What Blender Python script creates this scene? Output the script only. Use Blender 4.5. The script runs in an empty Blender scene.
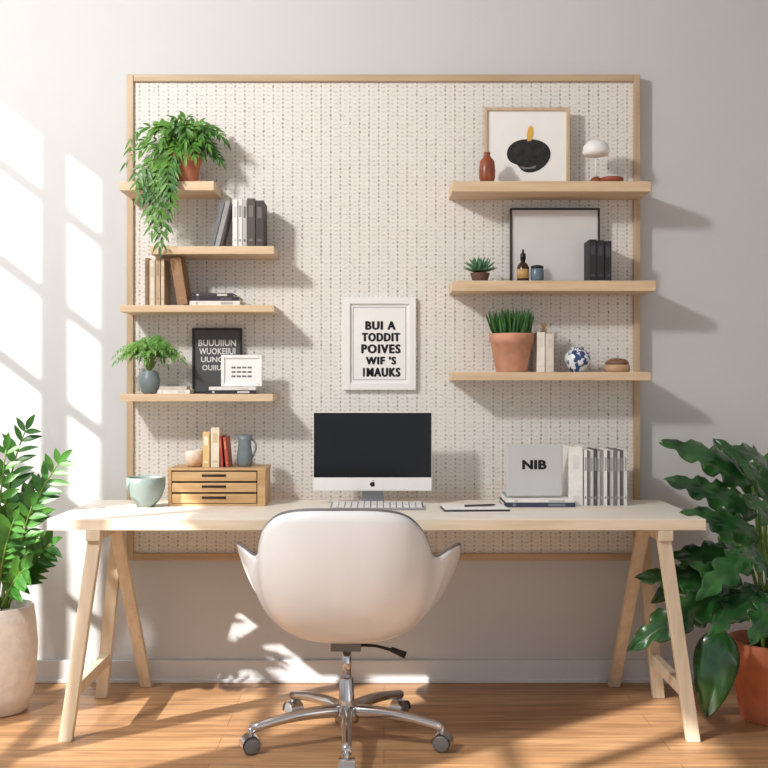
import bpy, math, random
from mathutils import Vector, Matrix
random.seed(11)
F=1059.0; CH=1.21
def X(px,D): return (px-384)*D/F
def Z(py,D): return CH-(py-384)*D/F
def lin(c):
    o=[]
    for v in c:
        v=v/255.0
        o.append(v/12.92 if v<=0.04045 else ((v+0.055)/1.055)**2.4)
    return (o[0],o[1],o[2],1.0)
scene=bpy.context.scene
COL=scene.collection
# ------------------------------------------------------------------ materials
def base_mat(name,rough=0.5,metal=0.0):
    m=bpy.data.materials.new(name); m.use_nodes=True
    nt=m.node_tree; b=nt.nodes['Principled BSDF']
    b.inputs['Roughness'].default_value=rough; b.inputs['Metallic'].default_value=metal
    return m,nt,b
def mat(name,c,rough=0.5,metal=0.0,var=0.08,scale=8.0,bump=0.0,bscale=60.0,stretch=(1,1,1),c2=None,coat=0,trans=0):
    m,nt,b=base_mat(name,rough,metal)
    tc=nt.nodes.new('ShaderNodeTexCoord'); mp=nt.nodes.new('ShaderNodeMapping')
    mp.inputs['Scale'].default_value=stretch
    nt.links.new(tc.outputs['Object'],mp.inputs['Vector'])
    n=nt.nodes.new('ShaderNodeTexNoise'); n.inputs['Scale'].default_value=scale; n.inputs['Detail'].default_value=5
    nt.links.new(mp.outputs['Vector'],n.inputs['Vector'])
    r=nt.nodes.new('ShaderNodeValToRGB')
    l=lin(c)
    if c2 is None:
        a=tuple(max(0,v*(1-var)) for v in l[:3])+(1,); d=tuple(min(1,v*(1+var)) for v in l[:3])+(1,)
    else: a=lin(c2); d=l
    r.color_ramp.elements[0].position=0.35; r.color_ramp.elements[1].position=0.65
    r.color_ramp.elements[0].color=a; r.color_ramp.elements[1].color=d
    nt.links.new(n.outputs['Fac'],r.inputs['Fac']); nt.links.new(r.outputs['Color'],b.inputs['Base Color'])
    if bump>0:
        n2=nt.nodes.new('ShaderNodeTexNoise'); n2.inputs['Scale'].default_value=bscale; n2.inputs['Detail'].default_value=3
        nt.links.new(mp.outputs['Vector'],n2.inputs['Vector'])
        bp=nt.nodes.new('ShaderNodeBump'); bp.inputs['Strength'].default_value=bump; bp.inputs['Distance'].default_value=0.01
        nt.links.new(n2.outputs['Fac'],bp.inputs['Height']); nt.links.new(bp.outputs['Normal'],b.inputs['Normal'])
    if coat: b.inputs['Coat Weight'].default_value=coat
    if trans: b.inputs['Transmission Weight'].default_value=trans
    return m
def wood(name,c,c2,axis='x',rough=0.5,scale=3.0):
    st={'x':(1.2,14,14),'y':(14,1.2,14),'z':(14,14,1.2)}[axis]
    return mat(name,c,rough,scale=scale,stretch=st,c2=c2,bump=0.05,bscale=6)
M_wall=mat('painted_plaster',(203,204,205),0.85,var=0.015,scale=1.5,bump=0.06,bscale=120)
M_ceil=mat('ceiling_paint',(218,222,226),0.9,var=0.01)
M_trimw=mat('trim_paint',(210,212,215),0.5,var=0.01)
M_shelf=wood('maple_shelf',(222,198,166),(206,178,144),'x')
M_framew=wood('board_frame_wood',(196,172,142),(180,154,124),'z')
M_framewx=wood('board_frame_wood_h',(196,172,142),(180,154,124),'x')
M_desk=wood('desk_birch',(242,236,227),(235,227,214),'x',0.42)
M_deskedge=wood('desk_edge_ply',(234,219,196),(220,202,174),'x',0.5)
M_leg=wood('leg_birch',(224,208,184),(208,190,164),'z')
M_box=wood('box_oak',(206,170,124),(182,144,98),'x')
M_boxd=mat('box_shadow_gap',(50,34,22),0.8)
M_white=mat('white_plastic',(236,235,234),0.32,var=0.01,coat=0.3)
M_shell=mat('chair_shell_white',(238,240,243),0.34,var=0.008,coat=0.35)
M_chrome=mat('chrome',(205,205,208),0.12,1.0,var=0.02)
M_alu=mat('brushed_aluminium',(186,186,190),0.35,0.9,var=0.03)
M_grey=mat('grey_edge',(112,111,112),0.4,var=0.03)
M_kb=mat('keyboard_base',(150,150,152),0.5,var=0.03)
M_black=mat('black_plastic',(18,18,20),0.4,var=0.05)
M_screen=mat('screen_glass',(5,5,8),0.18,var=0.02)
M_paper=mat('paper',(238,238,236),0.8,var=0.015)
M_pages=mat('book_pages',(228,218,198),0.85,var=0.08,scale=40,stretch=(1,1,1))
M_ink=mat('black_ink',(12,12,13),0.7,var=0.02)
M_winkt=mat('white_ink',(225,225,225),0.7,var=0.02)
M_terra=mat('terracotta',(184,118,90),0.75,var=0.14,scale=14,bump=0.1)
M_terra2=mat('terracotta_pale',(200,146,120),0.8,var=0.14,scale=14,bump=0.1)
M_terra3=mat('terracotta_deep',(196,114,80),0.7,var=0.14,scale=10,bump=0.1)
M_soil=mat('soil',(52,36,26),0.95,var=0.4,scale=60,bump=0.8,bscale=80)
M_stonepot=mat('textured_clay_pot',(222,212,204),0.9,var=0.06,scale=30,bump=0.35,bscale=40)
M_glaze=mat('celadon_glaze',(130,144,140),0.4,var=0.12,scale=10)
M_bluegrey=mat('blue_grey_glaze',(118,132,136),0.4,var=0.1,scale=20)
M_leafz=mat('leaf_deep_green',(78,134,50),0.38,c2=(42,92,36),scale=9,var=0.3)
M_leafp=mat('leaf_glossy_dark',(52,106,48),0.27,c2=(22,62,30),scale=9,coat=0.3)
M_leaft=mat('leaf_trailing_green',(100,150,56),0.45,c2=(50,100,36),scale=14)
M_leaff=mat('leaf_fern_green',(130,182,84),0.5,c2=(82,136,58),scale=20)
M_leafg=mat('leaf_grass_green',(66,120,50),0.5,c2=(34,82,38),scale=30)
M_leafs=mat('leaf_succulent',(96,142,106),0.5,c2=(54,104,74),scale=30)
M_stem=mat('stem_green',(106,134,60),0.5,var=0.15)
M_brownv=mat('russet_glaze',(140,74,48),0.35,var=0.2,scale=25)
def cmat(n,c,r=0.6): return mat(n,c,r,var=0.06,scale=30)
# ------------------------------------------------------------------ mesh builder
class MB:
    def __init__(s): s.v=[];s.f=[];s.m=[];s.sm=[]
    def add(s,vs,fs,mi=0,sm=False,M=None):
        b=len(s.v)
        for p in vs:
            p=Vector(p); s.v.append(M@p if M is not None else p)
        for f in fs: s.f.append([b+i for i in f]); s.m.append(mi); s.sm.append(sm)
    def box(s,x0,x1,y0,y1,z0,z1,mi=0,M=None):
        s.add([(x0,y0,z0),(x1,y0,z0),(x1,y1,z0),(x0,y1,z0),(x0,y0,z1),(x1,y0,z1),(x1,y1,z1),(x0,y1,z1)],
          [(0,3,2,1),(4,5,6,7),(0,1,5,4),(1,2,6,5),(2,3,7,6),(3,0,4,7)],mi,False,M)
    def beam(s,p0,p1,w,d,mi=0,flat=True):
        p0=Vector(p0);p1=Vector(p1)
        vs=[]
        for p in (p0,p1):
            for a,b in ((-1,-1),(1,-1),(1,1),(-1,1)):
                vs.append(p+Vector((a*w/2,b*d/2,0)))
        s.add(vs,[(0,3,2,1),(4,5,6,7),(0,1,5,4),(1,2,6,5),(2,3,7,6),(3,0,4,7)],mi)
    def tube(s,pts,rad,seg=8,mi=0,caps=True):
        pts=[Vector(p) for p in pts]; n=len(pts)
        if not isinstance(rad,(list,tuple)): rad=[rad]*n
        vs=[];fs=[];prev=None
        for i,p in enumerate(pts):
            t=(pts[min(i+1,n-1)]-pts[max(i-1,0)]).normalized()
            if prev is None:
                up=Vector((0,0,1)) if abs(t.z)<0.9 else Vector((1,0,0))
                a=t.cross(up).normalized()
            else:
                a=(prev-t*prev.dot(t)).normalized()
            prev=a; b=t.cross(a)
            for k in range(seg):
                an=2*math.pi*k/seg
                vs.append(p+(a*math.cos(an)+b*math.sin(an))*rad[i])
        for i in range(n-1):
            for k in range(seg):
                k2=(k+1)%seg
                fs.append((i*seg+k,i*seg+k2,(i+1)*seg+k2,(i+1)*seg+k))
        if caps:
            fs.append(tuple(range(seg))[::-1]); fs.append(tuple((n-1)*seg+k for k in range(seg)))
        s.add(vs,fs,mi,True)
    def lathe(s,prof,seg=32,c=(0,0,0),mi=0,M=None,sm=True):
        vs=[];fs=[];c=Vector(c);n=len(prof)
        for r,z in prof:
            for k in range(seg):
                a=2*math.pi*k/seg
                vs.append(c+Vector((r*math.cos(a),r*math.sin(a),z)))
        for i in range(n-1):
            for k in range(seg):
                k2=(k+1)%seg
                fs.append((i*seg+k,i*seg+k2,(i+1)*seg+k2,(i+1)*seg+k))
        if prof[0][0]>1e-4: fs.append(tuple(range(seg))[::-1])
        if prof[-1][0]>1e-4: fs.append(tuple((n-1)*seg+k for k in range(seg)))
        s.add(vs,fs,mi,sm,M)
    def poly(s,pts,y,th=0.0008,mi=0):
        n=len(pts)
        vs=[(p[0],y,p[1]) for p in pts]+[(p[0],y+th,p[1]) for p in pts]
        fs=[tuple(range(n)),tuple(range(n,2*n))[::-1]]
        for i in range(n): fs.append((i,(i+1)%n+0,(i+1)%n+n,i+n)[::-1])
        s.add(vs,fs,mi)
    def leaf(s,base,d,up,L,W,droop=0.2,mi=0,n=5,fold=0.25,fat=0.8):
        base=Vector(base); d=Vector(d).normalized(); up=Vector(up)
        side=d.cross(up)
        if side.length<1e-3: side=d.cross(Vector((1,0,0)))
        side.normalize(); nm=side.cross(d).normalized()
        vs=[];fs=[]
        for i in range(n+1):
            t=i/n
            w=W/2*(math.sin(math.pi*min(1,max(0,t**fat)))+0.03)
            if i==n: w=0.0005
            p=base+d*L*t+Vector((0,0,-1))*droop*L*t*t
            vs+= [p-side*w+nm*fold*w,p,p+side*w+nm*fold*w]
        for i in range(n):
            a=i*3
            fs+=[(a,a+1,a+4,a+3),(a+1,a+2,a+5,a+4)]
        s.add(vs,fs,mi,True)
    def bigleaf(s,base,tip,up,W,lobes=0,curl=0.25,droop=0.12,mi=0):
        base=Vector(base);tip=Vector(tip);d=tip-base;L=d.length;d.normalize()
        up=Vector(up);side=d.cross(up).normalized();nm=side.cross(d).normalized()
        n=44;m=12;vs=[];fs=[]
        ph=random.random()*6
        for i in range(n+1):
            t=i/n
            w=W/2*(math.sin(math.pi*(t**0.66))**0.7 if 0<t<1 else 0.0)+0.0006
            p=base+d*L*t+nm*droop*L*4*t*(1-t)+Vector((0,0,-1))*0.06*L*t*t
            for j in range(m+1):
                q=-1+2*j/m
                e=1.0
                if lobes:
                    x=(t*lobes+(0.3 if q>0 else 0)+ph)%1.0
                    notch=max(0,1-abs(x-0.5)/0.24)**1.2
                    if abs(q)>0.25: e=1-0.52*notch*(abs(q)-0.25)/0.75*min(1,4*t*(1-t)*1.4)
                sw=abs(q)*d*0.16*W
                off=nm*(-curl*q*q*w+0.05*W*abs(q)*math.sin(2*math.pi*t*(lobes or 2)+ph*6.28+q*1.5))+nm*0.14*w*(abs(q))**0.6
                vs.append(p+side*q*w*e+sw+off)
        for i in range(n):
            for j in range(m):
                a=i*(m+1)+j
                fs.append((a,a+1,a+m+2,a+m+1))
        s.add(vs,fs,mi,True)
def bez(a,b,c,n=10):
    a=Vector(a);b=Vector(b);c=Vector(c)
    return [a*(1-t)**2+b*2*t*(1-t)+c*t*t for t in [i/n for i in range(n+1)]]
def mkobj(name,mb,mats,bev=0,solid=0,sub=0):
    me=bpy.data.meshes.new(name)
    me.from_pydata([tuple(v) for v in mb.v],[],mb.f); me.update()
    if not isinstance(mats,(list,tuple)): mats=[mats]
    for m in mats: me.materials.append(m)
    for i,p in enumerate(me.polygons):
        p.material_index=min(mb.m[i],len(mats)-1); p.use_smooth=mb.sm[i]
    o=bpy.data.objects.new(name,me); COL.objects.link(o)
    if solid:
        d=o.modifiers.new('solid','SOLIDIFY'); d.thickness=solid; d.offset=0
    if sub:
        d=o.modifiers.new('sub','SUBSURF'); d.levels=sub; d.render_levels=sub
    if bev:
        d=o.modifiers.new('bev','BEVEL'); d.width=bev; d.segments=2; d.limit_method='ANGLE'
    return o
def setp(o,label=None,category=None,group=None,kind=None):
    if label: o['label']=label
    if category: o['category']=category
    if group: o['group']=group
    if kind: o['kind']=kind
def thing(name,loc,label,category,rot=(0,0,0),group=None):
    o=bpy.data.objects.new(name,None); o.empty_display_size=0.05; COL.objects.link(o)
    o.location=loc;o.rotation_euler=rot; setp(o,label,category,group); return o
def part(parent,name,mb,mats,bev=0,solid=0,sub=0,label=None,loc=None,rot=None):
    o=mkobj(name,mb,mats,bev,solid,sub); o.parent=parent
    if loc: o.location=loc
    if rot: o.rotation_euler=rot
    if label: o['label']=label
    return o
def single(name,mb,mats,loc,label,category,rot=(0,0,0),bev=0,solid=0,sub=0,group=None):
    o=mkobj(name,mb,mats,bev,solid,sub); o.location=loc;o.rotation_euler=rot
    setp(o,label,category,group); return o
def struct(name,mb,m,bev=0):
    o=mkobj(name,mb,m,bev); o['kind']='structure'; return o
def text_mesh(txt,width,height,bold=0.0,space=1.05):
    cu=bpy.data.curves.new('t','FONT'); cu.body=txt; cu.size=1; cu.align_x='CENTER'; cu.extrude=0.001
    cu.offset=bold; cu.resolution_u=3; cu.space_character=space
    o=bpy.data.objects.new('t',cu); COL.objects.link(o)
    bpy.context.view_layer.update()
    me=bpy.data.meshes.new_from_object(o.evaluated_get(bpy.context.evaluated_depsgraph_get()))
    bpy.data.objects.remove(o)
    xs=[v.co.x for v in me.vertices];ys=[v.co.y for v in me.vertices]
    x0,x1,y0,y1=min(xs),max(xs),min(ys),max(ys)
    out=[]
    for v in me.vertices:
        out.append(((v.co.x-(x0+x1)/2)/(x1-x0)*width,-v.co.z*0.3,(v.co.y-(y0+y1)/2)/(y1-y0)*height))
    fs=[tuple(p.vertices) for p in me.polygons]
    bpy.data.meshes.remove(me)
    return out,fs
def put_text(mb,txt,cx,cz,y,w,h,bold=0.0,mi=0,thick=0,space=1.05):
    vs,fs=text_mesh(txt,w,h,bold,space)
    sh=[(0,0)] if not thick else [(-thick,0),(0,.5*thick),(thick,0),(0,-.5*thick)]
    for k,(sx,sz) in enumerate(sh):
        mb.add([(a+cx+sx,b+y-k*.00006,c+cz+sz) for a,b,c in vs],fs,mi)

# ------------------------------------------------------------------ room
YW=4.3
m,nt,b=base_mat('oak_plank_floor',0.42)
tc=nt.nodes.new('ShaderNodeTexCoord')
br=nt.nodes.new('ShaderNodeTexBrick')
br.inputs['Scale'].default_value=1.0; br.inputs['Brick Width'].default_value=1.5; br.inputs['Row Height'].default_value=0.125
br.inputs['Mortar Size'].default_value=0.0012; br.inputs['Mortar Smooth'].default_value=0.3; br.offset=0.37
br.inputs['Color1'].default_value=lin((198,158,118)); br.inputs['Color2'].default_value=lin((180,138,100)); br.inputs['Mortar'].default_value=lin((116,82,56))
nt.links.new(tc.outputs['Object'],br.inputs['Vector'])
mp=nt.nodes.new('ShaderNodeMapping'); mp.inputs['Scale'].default_value=(1.3,22,1)
nt.links.new(tc.outputs['Object'],mp.inputs['Vector'])
nz=nt.nodes.new('ShaderNodeTexNoise'); nz.inputs['Scale'].default_value=2.2; nz.inputs['Detail'].default_value=8; nz.inputs['Distortion'].default_value=0.8
nt.links.new(mp.outputs['Vector'],nz.inputs['Vector'])
rp=nt.nodes.new('ShaderNodeValToRGB'); rp.color_ramp.elements[0].position=0.33; rp.color_ramp.elements[1].position=0.64
rp.color_ramp.elements[0].color=(0.60,0.55,0.50,1); rp.color_ramp.elements[1].color=(1.04,1.03,1.0,1)
nt.links.new(nz.outputs['Fac'],rp.inputs['Fac'])
mx=nt.nodes.new('ShaderNodeMix'); mx.data_type='RGBA'; mx.blend_type='MULTIPLY'; mx.inputs[0].default_value=1.0
nt.links.new(br.outputs['Color'],mx.inputs[6]); nt.links.new(rp.outputs['Color'],mx.inputs[7]); nt.links.new(mx.outputs[2],b.inputs['Base Color'])
M_floor=m
q=MB(); q.box(-2.5,2.7,-1.5,YW+0.1,-0.1,0); struct('floor',q,M_floor)
q=MB(); q.box(-2.5,2.7,YW,YW+0.1,0,3.3); struct('wall_back',q,M_wall)
q=MB(); q.box(2.6,2.7,-1.5,YW,0,3.3); struct('wall_right',q,M_wall)
q=MB(); q.box(-2.5,2.7,-1.5,YW+0.1,3.3,3.4); struct('ceiling',q,M_ceil)
XL=-2.4
wins=[(3.26,4.12,0.35,3.08),(2.0,2.95,0.35,2.15),(0.55,1.40,0.35,2.78)]  # second and third are unseen openings, added and sized to sun the floor
q=MB()
q.box(XL-.1,XL,-1.5,YW,0,0.35)
edges=[-1.5]
for a,c,z0,z1 in sorted(wins):
    q.box(XL-.1,XL,edges[-1],a,.35,3.3); q.box(XL-.1,XL,a,c,z1,3.3); edges.append(c)
q.box(XL-.1,XL,edges[-1],YW,.35,3.3)
struct('wall_left',q,M_wall)
for i,(a,c,z0,z1) in enumerate(wins):
    q=MB()
    x0,x1=XL-.07,XL-.03
    q.box(x0,x1,a,a+.03,z0,z1); q.box(x0,x1,c-.03,c,z0,z1); q.box(x0,x1,a,c,z0,z0+.03); q.box(x0,x1,a,c,z1-.03,z1)
    mull=[[3.445],[2.48],[0.98]][i]
    for mm in mull: q.box(x0,x1,mm-.03,mm+.03,z0,z1)
    for zz in [(2.79,2.40,2.01,1.62,1.23,0.84),(1.55,.95),(2.2,1.6,1.0)][i]: q.box(x0,x1,a,c,zz-.014,zz+.014)
    struct('unseen_window_%d'%(i+1),q,M_trimw)
q=MB(); q.box(-2.4,2.6,YW-.016,YW,0,0.092); q.box(-2.4,2.6,YW-.022,YW,0,0.018); struct('baseboard_back',q,M_trimw,0.004)
# ------------------------------------------------------------------ pegboard
BX0,BX1=X(127,4.26),X(640,4.26); BZ0,BZ1=Z(560,4.26),Z(75,4.26)
m,nt,b=base_mat('woven_pegboard',0.85)
tc=nt.nodes.new('ShaderNodeTexCoord'); sp=nt.nodes.new('ShaderNodeSeparateXYZ'); nt.links.new(tc.outputs['Object'],sp.inputs[0])
def mth(op,a,bv=None,clamp=False):
    n=nt.nodes.new('ShaderNodeMath'); n.operation=op; n.use_clamp=clamp
    for k,v in enumerate((a,bv)):
        if v is None: continue
        if isinstance(v,(int,float)): n.inputs[k].default_value=v
        else: nt.links.new(v,n.inputs[k])
    return n.outputs[0]
def mknoise(s,d):
    n=nt.nodes.new('ShaderNodeTexNoise'); n.inputs['Scale'].default_value=s; n.inputs['Detail'].default_value=d
    nt.links.new(tc.outputs['Object'],n.inputs['Vector']); return n
nzz=mknoise(85,2); nz3=mknoise(50,4); nz4=mknoise(98,1)
xx=mth('ADD',sp.outputs[0],mth('MULTIPLY',mth('SUBTRACT',nzz.outputs['Fac'],0.5),0.009))
zz=mth('ADD',sp.outputs[2],mth('MULTIPLY',mth('SUBTRACT',nz4.outputs['Fac'],0.5),0.009))
def cellmask(px_,pz_,ox,oz,hw,hh,soft):
    u=mth('ABSOLUTE',mth('SUBTRACT',mth('FRACT',mth('ADD',mth('DIVIDE',xx,px_),ox)),0.5))
    v=mth('ABSOLUTE',mth('SUBTRACT',mth('FRACT',mth('ADD',mth('DIVIDE',zz,pz_),oz)),0.5))
    a=mth('DIVIDE',mth('SUBTRACT',hw,u),soft,True); c=mth('DIVIDE',mth('SUBTRACT',hh,v),soft,True)
    return mth('MULTIPLY',a,c)
m1=cellmask(0.0385,0.0165,0,0,0.14,0.33,0.13)
m2=cellmask(0.0385,0.0165,0.5,0.25,0.26,0.20,0.16)
amt=mth('ADD',mth('MULTIPLY',nz3.outputs['Fac'],2.0),-0.4,True)
mm=mth('MULTIPLY',mth('MAXIMUM',mth('MULTIPLY',m1,0.85),mth('MULTIPLY',m2,0.42)),amt)
cr=nt.nodes.new('ShaderNodeMix'); cr.data_type='RGBA'
nt.links.new(mm,cr.inputs[0]); cr.inputs[6].default_value=lin((228,225,220)); cr.inputs[7].default_value=lin((122,113,106))
nt.links.new(cr.outputs[2],b.inputs['Base Color'])
bp=nt.nodes.new('ShaderNodeBump'); bp.inputs['Strength'].default_value=0.7; bp.inputs['Distance'].default_value=0.006; bp.invert=True
nt.links.new(mm,bp.inputs['Height']); nt.links.new(bp.outputs['Normal'],b.inputs['Normal'])
M_peg=m
cx=(BX0+BX1)/2
T=thing('pegboard',(cx,YW,BZ0),'large cream woven-pattern pegboard with pale wood frame on wall','pegboard')
w=(BX1-BX0)/2; h=BZ1-BZ0; ft=0.028
q=MB(); q.box(-w+.01,w-.01,-0.035,-0.001,0.01,h-.01); part(T,'perforated_panel',q,M_peg)
for (a,c,e,g,mt) in ((-w,-w+ft,0,h,M_framew),(w-ft,w,0,h,M_framew),(-w+ft,w-ft,h-ft,h,M_framewx),(-w+ft,w-ft,0,ft,M_framewx)):
    q=MB(); q.box(a,c,-0.05,-0.001,e,g); part(T,'frame_rail',q,mt,0.003)
YB=YW-0.035   # face of the panel
# ------------------------------------------------------------------ shelves
SY0=4.07
SH={}
for key,x0,x1,yt,yb in (('a',119,214,181,190.5),('b',150,274,246,254),('c',120,274,305,312),('d',120,273,394,401.5),
                        ('e',452,651,181,191.5),('f',452,656,280.5,291),('g',452,651,372,380.5)):
    a,c=X(x0,SY0),X(x1,SY0); zt,zb=Z(yt,SY0),Z(yb,SY0)
    q=MB(); q.box(-(c-a)/2,(c-a)/2,0,YB-SY0-0.0005,0,zt-zb)
    single('wall_shelf',q,M_shelf,((a+c)/2,SY0,zb),'pale maple floating shelf mounted on the pegboard','shelf',bev=0.002,group='floating shelves on pegboard')
    SH[key]=zt
# ------------------------------------------------------------------ desk
DZ=0.75; DF=3.60; DB=4.20
dx0,dx1=X(47,DF),X(706,DF); dc=(dx0+dx1)/2
desk=thing('trestle_desk',(dc,3.9,0),'long trestle desk with off-white top and pale birch legs','desk')
q=MB(); q.box(dx0-dc,dx1-dc,DF-3.9,DB-3.9,DZ-.037,DZ-.003,1); q.box(dx0-dc,dx1-dc,DF-3.9,DB-3.9,DZ-.003,DZ,0); part(desk,'tabletop',q,[M_desk,M_deskedge])
for sgn in (-1,1):
    tr=MB(); tr.box(-.025,.025,-.30,.26,.675,.7125)
    o=part(desk,'trestle',tr,M_leg,0.003); o.location=(-.965 if sgn<0 else .985,0,0)
    L=[((0.0,-.27,.675),(sgn*.088,-.31,0)),((sgn*.012,.10,.675),(sgn*.10,.19,0)),((-sgn*.012,-.03,.675),(-sgn*.04,.34,0))]
    for p0,p1 in L:
        q=MB(); q.beam(p1,p0,.045,.032); part(o,'leg',q,M_leg,0.003)
    q=MB(); q.box(-.016,.016,-.30,.165,.135,.178)
    part(o,'crossbar',q,M_leg,0.003,loc=(sgn*.075,0,0))
# ------------------------------------------------------------------ office chair
cc=Vector((-.126,3.58,0))
chair=thing('office_chair',cc,'white moulded bucket office chair with chrome wheeled base at desk','chair',rot=(0,0,math.radians(-2)))
rim=[(-90,0,-.270,.815),(-68,.125,-.262,.812),(-54,.200,-.236,.794),(-43,.245,-.195,.75),(-33,.270,-.145,.695),(-24,.284,-.09,.648),(-16,.306,-.045,.636),
     (-8,.345,-.01,.656),(2,.374,.04,.664),(12,.384,.09,.648),(24,.376,.15,.59),(40,.32,.21,.51),(58,.22,.245,.47),(90,0,.26,.45)]
def cr_interp(tab,x):
    n=len(tab)
    for i in range(n-1):
        if tab[i][0]<=x<=tab[i+1][0]: break
    p0=tab[max(i-1,0)];p1=tab[i];p2=tab[i+1];p3=tab[min(i+2,n-1)]
    t=(x-p1[0])/(p2[0]-p1[0]); out=[]
    for k in (1,2,3):
        m1=(p2[k]-p0[k])/(p2[0]-p0[0])*(p2[0]-p1[0]); m2=(p3[k]-p1[k])/(p3[0]-p1[0])*(p2[0]-p1[0])
        out.append((2*t**3-3*t**2+1)*p1[k]+(t**3-2*t**2+t)*m1+(-2*t**3+3*t**2)*p2[k]+(t**3-t**2)*m2)
    return Vector(out)
def rimpt(a):
    if a<=180: return cr_interp(rim,-90+a)
    p=cr_interp(rim,-90+(360-a)); return Vector((-p.x,p.y,p.z))
NS=144;NR=24;q=MB();vs=[];fs=[];rimline=[]
zb=.345
for k in range(NS):
    r=rimpt(360*k/NS); rimline.append(r)
    arm=max(0,min(1,(abs(r.x)-.29)/.08)); arm=arm*arm*(3-2*arm)
    k2=1.03-.13*arm
    P0=Vector((0,.02,zb));P1=Vector(((.76-.02*arm)*r.x,.02+.70*(r.y-.02),zb-.008));P2=Vector((k2*r.x,k2*r.y if r.y<0 else r.y*.98,zb+(.34+.26*arm)*(r.z-zb)));P3=r
    for j in range(1,NR+1):
        t=j/NR
        vs.append(P0*(1-t)**3+P1*3*t*(1-t)**2+P2*3*t*t*(1-t)+P3*t**3)
vs.append(Vector((0,.02,zb)))
for k in range(NS):
    k2=(k+1)%NS
    for j in range(NR-1):
        fs.append((k*NR+j,k*NR+j+1,k2*NR+j+1,k2*NR+j))
    fs.append((NS*NR,k*NR,k2*NR))
q.add(vs,fs,0,True)
part(chair,'seat_shell',q,M_shell,solid=0.012)
q=MB(); q.tube(rimline+[rimline[0]],0.0066,6,0,False); part(chair,'rim_trim',q,M_grey)
q=MB(); q.box(-.05,.05,-.05,.05,.318,.343); part(chair,'seat_bracket',q,M_grey)
q=MB(); q.lathe([(.016,.20),(.016,.325)],20); q.lathe([(.026,.085),(.027,.10),(.025,.215),(.018,.222)],24)
part(chair,'column',q,M_chrome)
q=MB(); q.tube([(.02,0,.330),(.10,-.01,.328),(.15,-.02,.318),(.175,-.02,.310)],[.006,.005,.006,.009],8); q.tube([(.15,-.02,.320),(.20,-.025,.301)],[.009,.012],10); part(chair,'tilt_lever',q,M_black)
q=MB(); q.lathe([(.02,.066),(.04,.07),(.042,.10),(.034,.125),(.024,.128)],28); part(chair,'hub',q,M_chrome)
CR=.33
legm=MB(); pts=bez((.02,0,.108),(.17,0,.120),(CR,0,.080),10)
legm.tube(pts,[.023,.022,.021,.020,.019,.018,.017,.016,.0155,.0155,.017],10)
cas=MB()
cas.lathe([(.008,.05),(.008,.085)],10,(CR,0,0))
for sy in (-1,1):
    Mx=Matrix.Translation((CR,sy*.013,.029))@Matrix.Rotation(math.pi/2,4,'X')
    cas.lathe([(.0001,-.009),(.021,-.010),(.028,-.007),(.029,0),(.028,.007),(.021,.010),(.0001,.009)],20,(0,0,0),1,Mx)
hv=[];hf=[]
for i in range(9):
    a=math.radians(-10+200*i/8)
    for y in (-.025,.025): hv.append((CR+.034*math.cos(a),y,.029+.034*math.sin(a)))
for i in range(8): hf.append((2*i,2*i+1,2*i+3,2*i+2))
cas.add(hv,hf,0,True)
l0=part(chair,'leg',legm,M_chrome); c0=part(chair,'caster',cas,[M_chrome,M_grey])
for i in range(5):
    a=math.radians(-86+72*i)
    if i==0: lo,co=l0,c0
    else:
        lo=l0.copy();co=c0.copy();COL.objects.link(lo);COL.objects.link(co);lo.parent=chair;co.parent=chair
    lo.rotation_euler=(0,0,a);co.rotation_euler=(0,0,a)
# ------------------------------------------------------------------ computer
D=4.05; mw=X(432,D)-X(313,D); mx_=(X(432,D)+X(313,D))/2; zt=Z(412,D); zb_=Z(491,D)
T=thing('desktop_computer',(mx_,D,DZ),'all-in-one computer with black screen, white chin, metal stand','computer')
a,c=zb_-DZ,zt-DZ
q=MB(); q.box(-mw/2,mw/2,0,.022,a,c); part(T,'display_housing',q,M_white,0.005)
q=MB(); q.box(-mw/2+.003,mw/2-.003,-.002,.001,a+.052,c-.003); part(T,'screen',q,M_screen)
q=MB(); q.box(-mw/2+.002,mw/2-.002,-.0015,.001,a+.002,a+.052); chin=part(T,'chin',q,M_white)
q=MB()
ap=[]
for i in range(40):
    th=2*math.pi*i/40; r=.0098*(1-.16*math.exp(-((th-math.pi/2)/.35)**2)-.08*math.exp(-((th-3*math.pi/2)/.3)**2))
    x=r*math.cos(th)*1.0; z=r*math.sin(th)
    d=math.hypot(x-.0125,z-.001)
    if d<.005: x=.0125-math.sqrt(max(0,.005**2-(z-.001)**2))
    ap.append((x,z+a+.026))
q.poly(ap,-.0026,.0008); q.poly([(0,a+.037),(.003,a+.0375),(.0045,a+.042),(.001,a+.041)],-.0026,.0008)
part(chin,'logo',q,M_ink)
q=MB()
q.add([(-.045,.02,.006),(.045,.02,.006),(.038,.012,a+.03),(-.038,.012,a+.03),(-.045,.03,.006),(.045,.03,.006),(.038,.022,a+.03),(-.038,.022,a+.03)],
 [(0,1,2,3),(7,6,5,4),(0,3,7,4),(1,5,6,2),(3,2,6,7),(0,4,5,1)])
q.box(-.05,.05,-.045,.035,0,.007); part(T,'stand',q,M_alu,0.002)
# keyboard
kx0,kx1=X(330,3.87),X(424,3.87)
T=thing('keyboard',((kx0+kx1)/2,3.92,DZ),'slim white wireless keyboard in front of the computer','keyboard',rot=(math.radians(3),0,0))
kw=(kx1-kx0)/2
q=MB(); q.box(-kw,kw,-.065,.065,.003,.013); part(T,'keyboard_body',q,M_kb,0.003)
q=MB()
for r in range(4):
    n=14
    for k in range(n):
        x0=-kw+.006+k*(2*kw-.012)/n
        q.box(x0+.0022,x0+(2*kw-.012)/n-.0022,-.06+r*.0305,-.06+r*.0305+.024,.013,.018)
o=part(T,'key',q,M_white); o['kind']='stuff'
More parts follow.
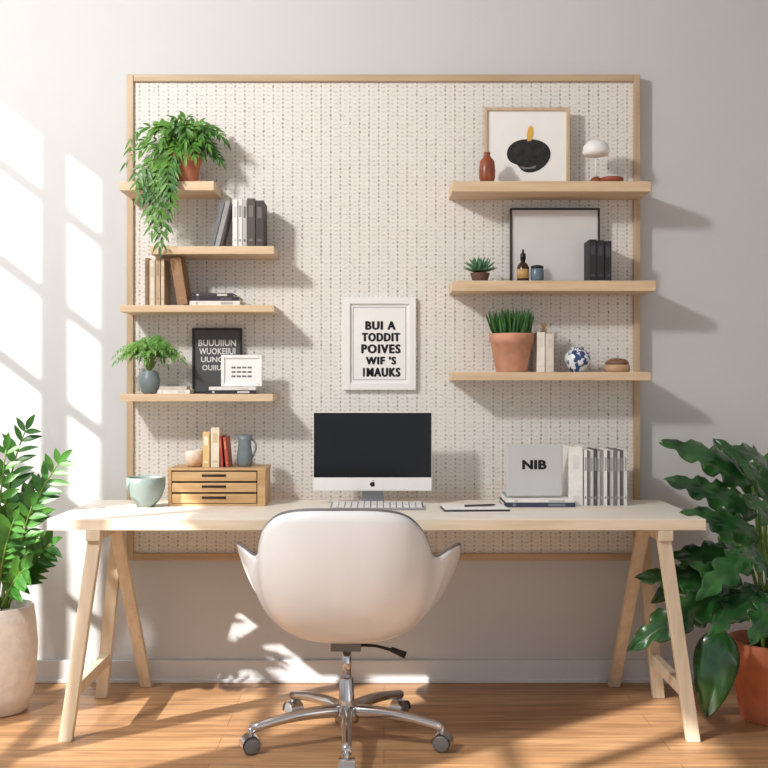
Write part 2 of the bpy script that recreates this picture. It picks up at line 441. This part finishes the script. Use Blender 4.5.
# notebook on the desk
T=thing('notebook',(X(475,3.87),3.89,DZ),'open white notebook with dark cover lying on desk','notebook',rot=(0,0,math.radians(3)))
q=MB(); q.box(-.12,.12,-.07,.075,0,.005); part(T,'cover',q,M_black)
q=MB(); q.box(-.116,-.001,-.064,.071,.0052,.011); q.box(.001,.116,-.064,.071,.0052,.010); part(T,'pages',q,M_paper,0.001)
q=MB(); q.tube([(-.05,0,0),(.06,0,0),(.07,0,0)],[.0035,.0035,.001],8)
single('pen',q,M_black,(X(478,3.86),3.88,DZ+.0155),'thin black pen lying on the open notebook','pen',rot=(0,0,.25))
# ------------------------------------------------------------------ books
def book_mb(t,d,h,band=True):
    q=MB(); c=min(.003,t*.15)
    q.box(0,c,0,d,0,h,0); q.box(t-c,t,0,d,0,h,0); q.box(c,t-c,0,c,0,h,0)
    q.box(c,t-c,c,d-.004,.003,h-.003,1)
    if band:
        q.box(t*.22,t*.78,-.0006,.0001,h*.62,h*.86,2); q.box(t*.22,t*.78,-.0006,.0001,h*.12,h*.17,2)
    return q
cache={}
def bm(c):
    if c not in cache: cache[c]=cmat('book_cloth_%d_%d_%d'%c,c)
    return cache[c]
def upright(x,y,z,t,d,h,c,label,lean=0,group=None,band=(210,205,195),name='book',yaw=0):
    q=book_mb(t,d,h)
    dz=t*math.sin(lean) if lean>0 else 0
    return single(name,q,[bm(c),M_pages,bm(band)],(x,y,z+dz+.0003),label,'book',rot=(0,lean,yaw),bev=0.0006,group=group)
def lying(x,y,z,w,d,t,c,label,group=None,band=(210,205,195)):
    q=book_mb(t,d,w)
    return single('book',q,[bm(c),M_pages,bm(band)],(x,y,z+t+.0003),label,'book',rot=(0,math.pi/2,0),bev=0.0006,group=group)
g='books on the second pegboard shelf'; zs=SH['b']
def bx(px): return X(px,4.11)
upright(bx(209.5),4.11,zs,.017,.13,.178,(112,116,120),'grey cloth book leaning against its neighbours',lean=.24,group=g,band=(112,116,120))
upright(bx(214.6),4.11,zs,.017,.13,.184,(158,158,158),'light grey book leaning against its neighbours',lean=.24,group=g,band=(150,150,150))
upright(bx(232.5),4.11,zs,.019,.13,.185,(238,236,232),'white upright book on wooden shelf',group=g,band=(200,200,200))
upright(bx(238),4.115,zs,.016,.13,.190,(224,222,218),'pale grey upright book on wooden shelf',group=g,band=(150,150,150))
upright(bx(242.7),4.11,zs,.016,.13,.184,(190,188,186),'grey upright book on wooden shelf',group=g,band=(110,110,110))
upright(bx(247.5),4.10,zs,.030,.13,.188,(84,76,72),'thick dark marbled book on wooden shelf',group=g,band=(120,112,104))
upright(bx(256),4.10,zs,.030,.13,.180,(64,60,60),'thick charcoal upright book on wooden shelf',group=g,band=(110,104,98))
g='books on the third pegboard shelf'; zs=SH['c']
upright(bx(145),4.11,zs,.014,.12,.185,(140,108,78),'slim brown upright book on wooden shelf',group=g,band=(120,90,64))
upright(bx(149.5),4.11,zs,.020,.12,.178,(216,204,186),'cream upright book on wooden shelf',group=g,band=(200,186,160))
upright(bx(155.5),4.11,zs,.018,.12,.188,(186,160,130),'tan upright book on wooden shelf',group=g,band=(160,134,104))
upright(bx(161),4.11,zs,.012,.12,.182,(210,194,170),'beige slim upright book on wooden shelf',group=g,band=(190,170,140))
upright(bx(178),4.10,zs,.040,.12,.186,(150,114,82),'thick brown leather book leaning on its neighbours',lean=-.16,group=g,band=(160,124,90))
g='books stacked flat on the third pegboard shelf'
lying(bx(190),4.10,zs,.195,.13,.018,(228,224,218),'white book lying at the stack bottom',group=g,band=(180,176,172))
lying(bx(191),4.10,zs+.0185,.187,.13,.015,(46,36,44),'dark plum book lying in a stack',group=g,band=(90,80,86))
lying(bx(192),4.10,zs+.034,.16,.13,.014,(60,54,58),'charcoal book lying on top of stack',group=g)
g='books stacked flat on the lowest pegboard shelf'; zs=SH['d']
lying(bx(207),4.085,zs,.195,.10,.014,(40,42,48),'black book lying under the small white frame',group=g)
lying(bx(210),4.085,zs+.0145,.180,.10,.013,(226,226,226),'white book lying under the small white frame',group=g)
lying(bx(158),4.10,zs,.125,.11,.016,(232,228,222),'white book lying flat beside the potted fern')
lying(bx(160),4.10,zs+.0165,.105,.10,.012,(206,198,188),'beige small book lying on a white book')
g='upright slim volumes on the desk'
row=[(232,230,226),(120,118,118),(224,222,220),(84,82,82),(216,214,212),(150,148,148),(236,234,230),(90,88,88),(214,210,206),(120,118,116),(232,228,224),(100,98,96),(222,220,216)]
x=X(583,4.02)
for i,c in enumerate(row):
    t=[.0120,.0100,.0140][i%3]
    upright(x,4.0+.004*((i*7)%3),DZ,t,.15,.212-.003*((i*5)%3),c,'slim %s upright volume in a desk row'%('dark grey' if sum(c)<400 else 'white' if sum(c)>620 else 'grey'),group=g,band=(170,168,166) if sum(c)>400 else (150,150,150))
    x+=t+.0006
upright(X(568.5,4.02),4.0,DZ,.050,.15,.222,(240,238,233),'thick plain white binder standing on desk',name='binder',band=(228,226,222))
g='black books beside the blank frame'; zs=SH['f']
for i,px in enumerate((589.5,597,604.8)):
    upright(bx(px),4.11,zs,.0275 if i<2 else .026,.12,.163-.003*i,(34,36,40),'black upright book beside a blank picture frame',group=g,band=(64,68,74))
zs=SH['g']
upright(bx(537),4.11,zs,.030,.12,.155,(236,232,226),'white upright book beside a terracotta pot',band=(224,220,214))
upright(bx(545.5),4.10,zs,.030,.12,.148,(220,212,202),'cream upright book beside a terracotta pot',band=(208,200,190))
q=MB(); q.lathe([(.009,0),(.011,.006),(.006,.012),(.007,.022),(.012,.028),(.010,.036),(.001,.04)],16)
single('small_figurine',q,M_box,(bx(546),4.16,zs+.1555),'tiny tan wooden figurine standing on white books','figurine')
g='books stacked under the laptop'
lying(X(503,3.99),3.95,DZ,.265,.19,.017,(58,66,88),'dark blue book lying under a laptop',group=g,band=(120,126,140))
lying(X(505,3.99),3.95,DZ+.0175,.255,.19,.012,(238,236,232),'white book lying under a laptop',group=g,band=(190,190,190))
lx=(X(507,4.0)+X(562,4.0))/2
T=thing('laptop',(lx,4.05,DZ+.0302),'silver laptop standing open on books, lid outward, black lettering','laptop')
q=MB(); q.box(-.105,.105,-.04,.085,0,.008); part(T,'keyboard_deck',q,M_alu,0.003)
q=MB(); q.box(-.105,.105,-.048,-.042,.006,.2); lid=part(T,'lid',q,mat('laptop_lid',(200,201,202),0.4,0.1,var=0.02),0.003)
q=MB(); put_text(q,'NIB',0.0,.125,-.0485,.090,.034,.03,thick=.0014); part(lid,'lettering',q,M_ink)
# organizer
D=3.99; ox=(X(168,D)+X(266,D))/2; ow=(X(266,D)-X(168,D))/2-.002; oh=Z(468,D)-DZ
T=thing('desk_organizer',(ox,D,DZ),'small oak desktop drawer unit with stacked shallow drawers','drawer unit')
q=MB(); q.box(-ow,ow,0,.18,0,oh-.009); part(T,'body',q,M_box,0.002)
q=MB(); q.box(-ow-.002,ow+.002,-.008,.184,oh-.009,oh); part(T,'top_board',q,M_box,0.002)
q=MB(); q.box(-ow,-ow+.012,-.006,.0,0,oh-.009); q.box(ow-.03,ow,-.006,.0,0,oh-.009);q.box(-ow+.012,ow-.03,-.006,0,0,.01); part(T,'face_frame',q,M_box,0.001)
q=MB(); q.box(-ow+.012,ow-.03,-.0008,.0005,.01,oh-.009); part(T,'gap_panel',q,M_boxd)
n=3; hh=(oh-.019)/n
for i in range(n):
    q=MB(); q.box(-ow+.015,ow-.033,-.010,-.001,.012+i*hh,.01+(i+1)*hh-.005); dr=part(T,'drawer',q,M_box,0.0015)
    q=MB(); zc=.01+(i+.55)*hh
    q.tube([(-.045-.01,-.0105,zc),(.045-.01,-.0105,zc)],.0045,8); part(dr,'handle',q,M_boxd)
oz=DZ+oh
q=MB(); q.lathe([(.024,0),(.034,.015),(.037,.045),(.034,.062),(.030,.064),(.030,.058)],24)
single('ceramic_jar',q,mat('jar_peach_white',(226,176,132),0.5,c2=(236,228,216),scale=22),(X(194,4.05),4.05,oz+.0003),'small peach and white ceramic jar on drawer unit','jar')
g='books standing on the drawer unit'
upright(X(204,4.05),4.02,oz,.026,.11,.135,(226,194,136),'mustard and cream upright book on drawer unit',group=g,band=(240,230,210))
upright(X(212,4.05),4.02,oz,.032,.11,.150,(230,218,198),'cream upright book on drawer unit',group=g,band=(210,190,150))
upright(X(221.8,4.05),4.02,oz,.010,.11,.118,(176,66,52),'slim red book leaning on drawer unit',group=g,lean=-.06,band=(190,110,90))
upright(X(227,4.05),4.02,oz,.011,.11,.114,(186,84,64),'slim orange-red book leaning on drawer unit',group=g,lean=-.10,band=(210,140,110))
pit=thing('pitcher',(X(244,4.05),4.07,oz),'grey pewter pitcher with spout on drawer unit','pitcher')
q=MB(); q.lathe([(.024,0),(.030,.01),(.031,.04),(.026,.075),(.025,.10),(.031,.122),(.028,.120),(.022,.10),(.02,.07)],28); part(pit,'body',q,M_bluegrey)
q=MB(); q.tube(bez((.026,0,.105),(.060,0,.085),(.029,0,.035),8),.004,8); part(pit,'handle',q,M_bluegrey)
q=MB(); q.lathe([(.001,0),(.028,0),(.034,.006),(.058,.035),(.071,.075),(.072,.108),(.069,.112),(.066,.106),(.062,.075),(.045,.03),(.001,.014)],40)
single('bowl',q,M_glaze,(X(146,3.97),3.97,DZ+.0003),'round grey-green ceramic bowl on the desk','bowl')
# ------------------------------------------------------------------ frames
def frame(name,x0,x1,y0,y1,D,bw,bd,fm,mm_,label,cat='picture frame',lean=0,zbase=None,depth=.018):
    cx=(X(x0,D)+X(x1,D))/2; w=(X(x1,D)-X(x0,D)); zt=Z(y0,D); zb=Z(y1,D) if zbase is None else zbase
    h=zt-zb
    T=thing(name,(cx,D,zb+.0004),label,cat,rot=(-lean,0,0))
    q=MB(); q.box(-w/2,-w/2+bw,0,depth,0,h); q.box(w/2-bw,w/2,0,depth,0,h); q.box(-w/2+bw,w/2-bw,0,depth,0,bw); q.box(-w/2+bw,w/2-bw,0,depth,h-bw,h)
    part(T,'frame_moulding',q,fm,0.0015)
    q=MB(); q.box(-w/2+bw*.8,w/2-bw*.8,depth*.45,depth*.9,bw*.8,h-bw*.8); part(T,'print',q,mm_)
    return T,w,h
M_fw=mat('white_frame_paint',(236,236,235),0.45,var=0.01)
M_fb=mat('black_frame_paint',(26,26,28),0.4,var=0.03)
M_greypaper=mat('blank_grey_paper',(212,212,212),0.8,var=0.02)
D=YB-.022
T,w,h=frame('framed_quote_poster',343,416,297,390,D,.028,0,M_fw,M_paper,'white framed poster with bold black lettering on pegboard',depth=.0215)
q=MB(); i0=.040; y=.0085
for a in ((-w/2+i0,-w/2+i0+.0015,i0,h-i0),(w/2-i0-.0015,w/2-i0,i0,h-i0),(-w/2+i0,w/2-i0,i0,i0+.0015),(-w/2+i0,w/2-i0,h-i0-.0015,h-i0)):
    q.box(a[0],a[1],y,.0098,a[2],a[3])
part(T,'mount_border',q,M_grey)
q=MB()
for i,(tx,cx_,wd,hg) in enumerate((('BUI A',.004,.118,.033),('TODDIT',.006,.150,.033),('POIVES',.006,.154,.035),("WIF 'S",.006,.118,.031),('MAUKS',.016,.132,.035))):
    put_text(q,tx,cx_,Z(325.5+11.7*i,D)-(Z(390,D)),.0088,wd,hg,.01,thick=.0026,space=1.18)
zi=Z(325.5+11.7*4,D)-Z(390,D)
q.box(-.0665,-.0585,.0085,.0092,zi-.0175,zi+.0175)
part(T,'lettering',q,M_ink)
T,w,h=frame('framed_art_print',484,570,107,180,4.20,.014,0,wood('light_frame_wood',(208,188,160),(190,168,138),'z'),M_paper,'pale wood framed abstract print leaning on the board',zbase=SH['e'],depth=.02)
q=MB(); blob=[]
ccx,ccz=X(529,4.2)-X(527,4.2),Z(156,4.2)-SH['e']
for i in range(48):
    th=2*math.pi*i/48; r=1-.10*math.exp(-((th-4.0)/.35)**2)*2+.05*math.sin(3*th)
    blob.append((ccx+.086*r*math.cos(th),ccz+.072*r*math.sin(th)*(1.0 if math.sin(th)>0 else .85)))
q.poly(blob,.0075,.001,0); part(T,'dark_painted_shape',q,mat('speckled_ink',(44,46,48),0.8,c2=(24,24,26),scale=60))
M_och=mat('ochre_paint',(222,176,76),0.7)
q=MB(); q.poly([(ccx-.006,ccz+.06),(ccx+.010,ccz+.062),(ccx+.018,ccz+.085),(ccx+.018,ccz+.112),(ccx+.008,ccz+.124),(ccx-.002,ccz+.112),(ccx-.008,ccz+.085)],.0068,.0005)
part(T,'ochre_painted_shape',q,M_och)
q=MB(); q.poly([(ccx-.045,ccz-.040),(ccx+.0,ccz-.044),(ccx+.03,ccz-.036),(ccx+.025,ccz-.048),(ccx-.02,ccz-.052)],.0068,.0005)
part(T,'pale_painted_shape',q,M_grey)
frame('blank_picture_frame',510,600,208,279,4.215,.008,0,M_fb,M_greypaper,'thin black framed blank grey print on shelf',zbase=SH['f'],depth=.016)
T,w,h=frame('framed_chalk_print',192,242,328,386,4.235,.009,0,M_fb,mat('chalkboard',(84,84,86),0.8,var=.1),'black framed dark print with white lettering','picture frame',zbase=SH['d'],depth=.016)
q=MB()
for i,(tx,wd) in enumerate((('BUUUIIUN',.150),('WUOKEIIUI',.145),('UUNOUE',.13),('OUIIU UE',.12))):
    put_text(q,tx,0,h-.06-.033*i,.0068,wd,.026 if i<2 else .022,.02)
part(T,'lettering',q,M_winkt)
T,w,h=frame('small_white_frame',221,262,355,385,4.12,.013,0,M_fw,M_paper,'small white framed card resting on flat books','picture frame',zbase=SH['d']+.0285,depth=.014)
q=MB()
for r in range(3):
    for k in range(4):
        q.box(-.040+k*.021,-.040+k*.021+.016,.0055,.0066,.036+r*.017,.036+r*.017+.007)
part(T,'printed_blocks',q,M_grey)
# ------------------------------------------------------------------ small objects
zs=SH['e']
q=MB(); q.lathe([(.001,0),(.024,0),(.031,.02),(.032,.05),(.028,.085),(.016,.10),(.011,.108),(.014,.118),(.010,.119)],28)
single('vase',q,M_brownv,(X(487,4.12),4.115,zs+.0003),'russet brown bottle-shaped vase on shelf','vase')
T=thing('table_lamp',(X(596,4.14),4.14,zs),'tiny white domed lamp with brown base on shelf','lamp')
q=MB(); q.lathe([(.001,0),(.022,0),(.024,.012),(.018,.024),(.006,.03)],24); part(T,'base',q,M_brownv)
q=MB(); q.lathe([(.0035,.028),(.0035,.115)],12); part(T,'stem',q,M_white)
q=MB(); q.lathe([(.020,.108),(.046,.113),(.053,.124),(.050,.146),(.036,.164),(.014,.174),(.001,.176)],28); part(T,'shade',q,M_fw)
q=MB(); q.lathe([(.001,0),(.036,0),(.046,.012),(.044,.022),(.034,.024),(.001,.02)],28)
single('small_dish',q,cmat('rust_red_ceramic',(150,74,54),0.4),(X(612,4.12),4.125,zs+.0003),'low rust-red ceramic dish on shelf','dish')
zs=SH['f']
T=thing('bottle',(X(523,4.12),4.12,zs),'small dark amber bottle with black cap on shelf','bottle')
q=MB(); q.lathe([(.001,0),(.022,0),(.024,.006),(.024,.055),(.018,.068),(.009,.076),(.009,.09)],24); part(T,'body',q,cmat('amber_glass',(54,34,20),0.15))
q=MB(); q.lathe([(.0235+.001,.012),(.0235+.001,.048)],24); part(T,'paper_label',q,cmat('kraft_label',(190,150,96)))
q=MB(); q.lathe([(.011,.085),(.011,.108),(.004,.112),(.004,.125),(.001,.126)],16); part(T,'cap',q,M_black)
T=thing('jar',(X(537,4.12),4.115,zs),'small blue grey glazed jar with dark lid','jar')
q=MB(); q.lathe([(.001,0),(.022,0),(.026,.008),(.026,.046),(.022,.052)],24); part(T,'body',q,cmat('slate_blue_glaze',(96,116,132),.3))
q=MB(); q.lathe([(.024,.050),(.025,.06),(.01,.064),(.001,.065)],24); part(T,'lid',q,M_black)
zs=SH['g']
m=mat('blue_white_porcelain',(226,232,238),0.2,c2=(44,70,124),scale=44,coat=.4)
m.node_tree.nodes['Color Ramp'].color_ramp.elements[0].position=.49; m.node_tree.nodes['Color Ramp'].color_ramp.elements[1].position=.53
q=MB(); q.lathe([(.001,0),(.026,0),(.028,.006),(.044,.026),(.051,.050),(.047,.070),(.032,.084),(.024,.087),(.024,.094),(.028,.097),(.022,.097),(.019,.088)],36)
single('ginger_jar',q,m,(X(577.5,4.14),4.14,zs+.0003),'round blue and white porcelain pot on shelf','pot')
T=thing('stacked_dish',(X(617,4.14),4.14,zs),'low lidded stone trinket pot in tan and brown','trinket pot')
q=MB(); q.lathe([(.001,0),(.046,0),(.05,.01),(.05,.026),(.044,.030)],30); part(T,'pot_body',q,cmat('tan_stone',(190,152,120),.6))
q=MB(); q.lathe([(.045,.031),(.047,.036),(.034,.050),(.012,.054),(.001,.055)],30); part(T,'lid',q,cmat('brown_lid',(120,88,68),.5))
# ------------------------------------------------------------------ plants
def clampy(mb,lim,zmin=None):
    for v in mb.v:
        if v.y>lim: v.y=lim-0.02*random.random()
        if zmin is not None and v.z<zmin: v.z=zmin+.002*random.random()
def pot(T,r0,r1,h,m,rim=.0,soil=True,seg=40):
    q=MB()
    prof=[(r0*.98,0),(r0,.004)]
    if rim: prof+=[(r1*.94,h*.74),(r1,h*.74+.002),(r1*1.02,h-.003),(r1,h),(r1*.90,h),(r1*.88,h*.85)]
    else: prof+=[(r1,h-.003),(r1*.99,h),(r1*.9,h),(r1*.88,h*.85)]
    q.lathe(prof,seg); part(T,'pot',q,m)
    q=MB(); q.lathe([(r1*.885,h*.84),(r1*.5,h*.88),(.001,h*.89)],seg); part(T,'soil',q,M_soil)
def pinnate(mb,a,b_,c,nl,L,W,rs,t0=.25,droop=.15,up=Vector((0,-1,.6)),ang=.9,n=5,ms=1,terminal=True,taper=.45):
    pts=bez(a,b_,c,14)
    mb.tube(pts,[rs*(1-.7*i/14) for i in range(15)],6,ms)
    A,B,C=Vector(a),Vector(b_),Vector(c)
    for i in range(nl):
        t=t0+(1-t0)*i/max(1,nl-1)*.97
        p=A*(1-t)**2+B*2*t*(1-t)+C*t*t
        tg=((B-A)*(1-t)+(C-B)*t).normalized()
        sd=tg.cross(up).normalized()
        k=(1-taper*abs(2*(i/max(1,nl-1))-.8))
        for sg in (-1,1):
            d=tg*math.cos(ang)+sd*sg*math.sin(ang)+Vector((random.uniform(-.15,.15),random.uniform(-.15,.15),random.uniform(-.1,.15)))
            u=up+Vector((random.uniform(-.4,.4),random.uniform(-.3,.3),random.uniform(-.3,.3)))
            mb.leaf(p,d,u,L*k*random.uniform(.85,1.12),W*k*random.uniform(.85,1.1),droop,0,n)
    if terminal: mb.leaf(C,(C-B),up,L*.7,W*.7,droop,0,n)
P=Vector((X(-3,3.9),3.92,0))
T=thing('potted_floor_plant',P,'tall leafy green plant in pale textured clay pot','potted plant')
hp=Z(612,3.8)
q=MB(); q.lathe([(.085,0),(.10,.006),(.122,.07),(.134,.16),(.138,.25),(.132,.33),(.124,hp-.004),(.121,hp),(.108,hp),(.104,hp*.9)],48); part(T,'pot',q,M_stonepot)
q=MB(); q.lathe([(.106,hp*.9),(.05,hp*.93),(.001,hp*.94)],30); part(T,'soil',q,M_soil)
q=MB()
def L3(px,py,D): return Vector((X(px,D),D,Z(py,D)))-P
fr=[((-4,610),(2,480),(26,430),3.86),((8,612),(22,510),(60,462),3.80),((6,612),(30,560),(50,544),3.78),((2,612),(10,500),(42,486),3.95),
    ((-6,612),(-14,500),(-30,425),3.95),((-4,612),(-6,540),(6,450),3.74),((-10,612),(-40,540),(-78,480),3.85),((-8,612),(-50,580),(-90,560),3.8),
    ((4,612),(14,560),(32,506),3.72),((-2,612),(-20,540),(-16,490),3.72),((2,612),(12,580),(26,568),3.68),((0,612),(-10,520),(-50,440),3.75),((-3,612),(0,560),(14,520),3.66)]
for a,b_,c,D in fr:
    A=L3(a[0],a[1]-4,3.9); B=L3(b_[0],b_[1],(3.9+D)/2); C=L3(c[0],c[1],D)
    pinnate(q,A,B,C,9,.115,.036,.0075,t0=.3,up=Vector((.2,-1,.55)),ang=.8,n=6,taper=.3)
clampy(q,YW-P.y-.05)
part(T,'foliage',q,[M_leafz,M_stem])
P=Vector((X(772,3.85),3.84,0))
T=thing('potted_floor_plant',P,'large glossy dark-leaved plant in terracotta pot','potted plant')
pot(T,.115,.158,.285,M_terra3,rim=1,seg=48)
q=MB()
lv=[ # base px,py,D  tip px,py,D  width lobes
 (752,486,3.88,664,437,3.80,.13,4),(760,516,3.85,668,474,3.74,.13,5),(764,500,3.9,716,438,3.98,.12,4),(775,505,3.85,805,450,3.8,.15,4),
 (762,540,3.80,684,508,3.70,.12,4),(768,505,3.8,742,462,3.60,.11,3),(782,545,3.75,745,492,3.56,.13,4),(775,560,3.8,835,520,3.8,.16,5),
 (750,560,3.82,672,552,3.74,.12,4),(740,590,3.8,640,572,3.78,.13,5),(728,592,3.74,632,642,3.68,.14,5),(755,605,3.72,694,560,3.58,.12,4),
 (722,624,3.66,708,706,3.62,.150,0),(762,585,3.7,712,628,3.5,.12,4),(776,590,3.68,752,636,3.5,.12,4),(784,600,3.75,835,650,3.7,.15,4),
 (764,565,3.95,712,520,4.05,.14,4),(779,520,3.95,772,446,4.08,.14,4),(755,550,3.70,700,592,3.52,.12,4),(774,560,3.65,804,590,3.45,.14,4),
 (750,605,3.9,686,618,4.0,.13,4),(770,470,3.9,735,445,3.75,.11,3),(772,575,3.6,742,548,3.42,.12,3),(740,545,3.95,655,595,3.95,.12,4)]
for bx_,by_,bd,tx,ty,td,W,lo in lv:
    B=L3(bx_,by_,bd);Tt=L3(tx,ty,td)
    A=Vector((random.uniform(-.05,.05),random.uniform(-.05,.05),.24))
    mid=(A+B)/2+Vector((0,0,.10))+Vector(((A-B).x*.3,(A-B).y*.3,0))
    q.tube(bez(A,mid,B,8),[.007-.0003*i for i in range(9)],7,1)
    q.bigleaf(B,Tt,Vector((random.uniform(-.25,.25),-.9,.65)),W,lo,curl=random.uniform(.1,.35),droop=random.uniform(.04,.12),mi=0)
clampy(q,YW-P.y-.04)
part(T,'foliage',q,[M_leafp,M_stem],solid=.0012)
P=Vector((X(184,4.15),4.15,SH['a']+.0003))
T=thing('trailing_potted_plant',P,'trailing green plant spilling from terracotta pot on shelf','potted plant')
pot(T,.052,.070,.115,M_terra,rim=1)
q=MB()
for i in range(50):
    a=random.uniform(math.pi*.9,math.pi*2.1) if i%4 else random.uniform(0,2*math.pi)
    R=random.uniform(.06,.21); hgt=random.uniform(.02,.13)
    dx,dy=math.cos(a)*R*(1.2 if math.cos(a)<0 else .80),math.sin(a)*R*.5
    end=Vector((dx,dy,.115+hgt-random.uniform(0,.09)*(R/.19)))
    base=Vector((math.cos(a)*.03,math.sin(a)*.03,.10))
    pinnate(q,base,Vector((dx*.5,dy*.5,.18+hgt)),end,6,.056,.017,.002,t0=.35,up=Vector((0,-.8,.7)),ang=.75,n=5,droop=.25)
for i,(px,py) in enumerate(((160,246),(166,228),(148,212),(172,206),(141,196),(156,222),(168,194),(137,183),(162,236),(152,230))):
    D=4.03+.012*(i%3)
    end=L3(px,py,D)
    mid=Vector((end.x*1.0-.01,end.y,.08))
    n=max(5,int((.16-end.z)/.030))
    pinnate(q,Vector((-.03,-.03,.11)),mid,end,n,.050,.018,.002,t0=.15,up=Vector((0,-1,.3)),ang=.9,n=5,droop=.45,taper=.2)
clampy(q,YB-P.y-.012)
part(T,'foliage',q,[M_leaft,M_stem])
P=Vector((X(149.5,4.14),4.14,SH['d']+.0003))
T=thing('potted_fern',P,'small arching green fern in blue-grey vase on shelf','potted plant')
q=MB(); q.lathe([(.022,0),(.030,.006),(.040,.035),(.042,.055),(.036,.075),(.030,.082),(.033,.09),(.029,.09),(.026,.08)],30); part(T,'vase',q,M_bluegrey)
q=MB()
for i in range(46):
    a=2*math.pi*i/46+random.uniform(-.1,.1); R=random.uniform(.05,.15)
    hx=math.cos(a)*R; hy=math.sin(a)*R*.5
    top=.09+random.uniform(.06,.14)*(1.2-R/.2)
    pinnate(q,(0,0,.08),(hx*.5,hy*.5,top+.08),(hx,hy,top+.01-R*.12),9,.028,.010,.0014,t0=.3,up=Vector((0,-.6,.8)),ang=1.0,n=3,droop=.3)
clampy(q,YB-P.y-.01,.006)
part(T,'foliage',q,[M_leaff,M_stem])
P=Vector((X(511.5,4.14),4.14,SH['g']+.0003))
T=thing('potted_grass',P,'spiky green grass in pale terracotta pot on shelf','potted plant')
pot(T,.060,.086,.150,M_terra2,rim=1)
q=MB()
for i in range(240):
    a=random.uniform(0,2*math.pi); r=.07*math.sqrt(random.random())
    b0=Vector((r*math.cos(a),r*math.sin(a),.13))
    d=Vector((b0.x*3.8+random.uniform(-.12,.12),b0.y*3+random.uniform(-.12,.12),1))
    q.leaf(b0,d,(random.uniform(-1,1),-1,.1),random.uniform(.09,.13),.010,.08,0,3,fat=.5)
clampy(q,YB-P.y-.01)
part(T,'foliage',q,M_leafg)
P=Vector((X(480,4.13),4.13,SH['f']+.0003))
T=thing('potted_succulent',P,'small pointed succulent in dark low pot on shelf','potted plant')
pot(T,.030,.038,.034,cmat('dark_brown_clay',(96,66,54),.6),rim=0)
q=MB()
for lay,(n_,el,L) in enumerate(((11,.25,.062),(10,.6,.064),(8,.95,.062),(5,1.3,.058))):
    for i in range(n_):
        a=2*math.pi*(i+.5*lay)/n_
        d=Vector((math.cos(a)*math.cos(el),math.sin(a)*math.cos(el),math.sin(el)))
        q.leaf((math.cos(a)*.006,math.sin(a)*.006,.034),d,(0,0,1),L,.017,-.1,0,5,fold=.4,fat=.8)
part(T,'foliage',q,M_leafs,solid=.003)
# ------------------------------------------------------------------ lights
sd=Vector((1.3,1.0,-1.0)).normalized()
li=bpy.data.lights.new('sun','SUN'); li.energy=8.5; li.angle=math.radians(0.8); li.color=(1,.955,.895)
o=bpy.data.objects.new('sun',li); COL.objects.link(o); o.rotation_euler=sd.to_track_quat('-Z','Y').to_euler(); o.location=(-5,0,5)
li=bpy.data.lights.new('key','AREA'); li.energy=82; li.shape='DISK'; li.size=.30; li.color=(1,.975,.94)
o=bpy.data.objects.new('key',li); COL.objects.link(o); o.location=(-2.1,1.7,3.1)
o.rotation_euler=(Vector((-.3,4.2,1.3))-o.location).to_track_quat('-Z','Y').to_euler()
w=bpy.data.worlds.new('world'); scene.world=w; w.use_nodes=True
w.node_tree.nodes['Background'].inputs[0].default_value=(.87,.93,1.0,1); w.node_tree.nodes['Background'].inputs[1].default_value=.66
# ------------------------------------------------------------------ camera
cam=bpy.data.cameras.new('camera'); cam.sensor_width=36; cam.lens=F/768*36
o=bpy.data.objects.new('camera',cam); COL.objects.link(o); o.location=(0,0,CH); o.rotation_euler=(math.pi/2,0,0)
scene.camera=o
scene.view_settings.view_transform='Standard'
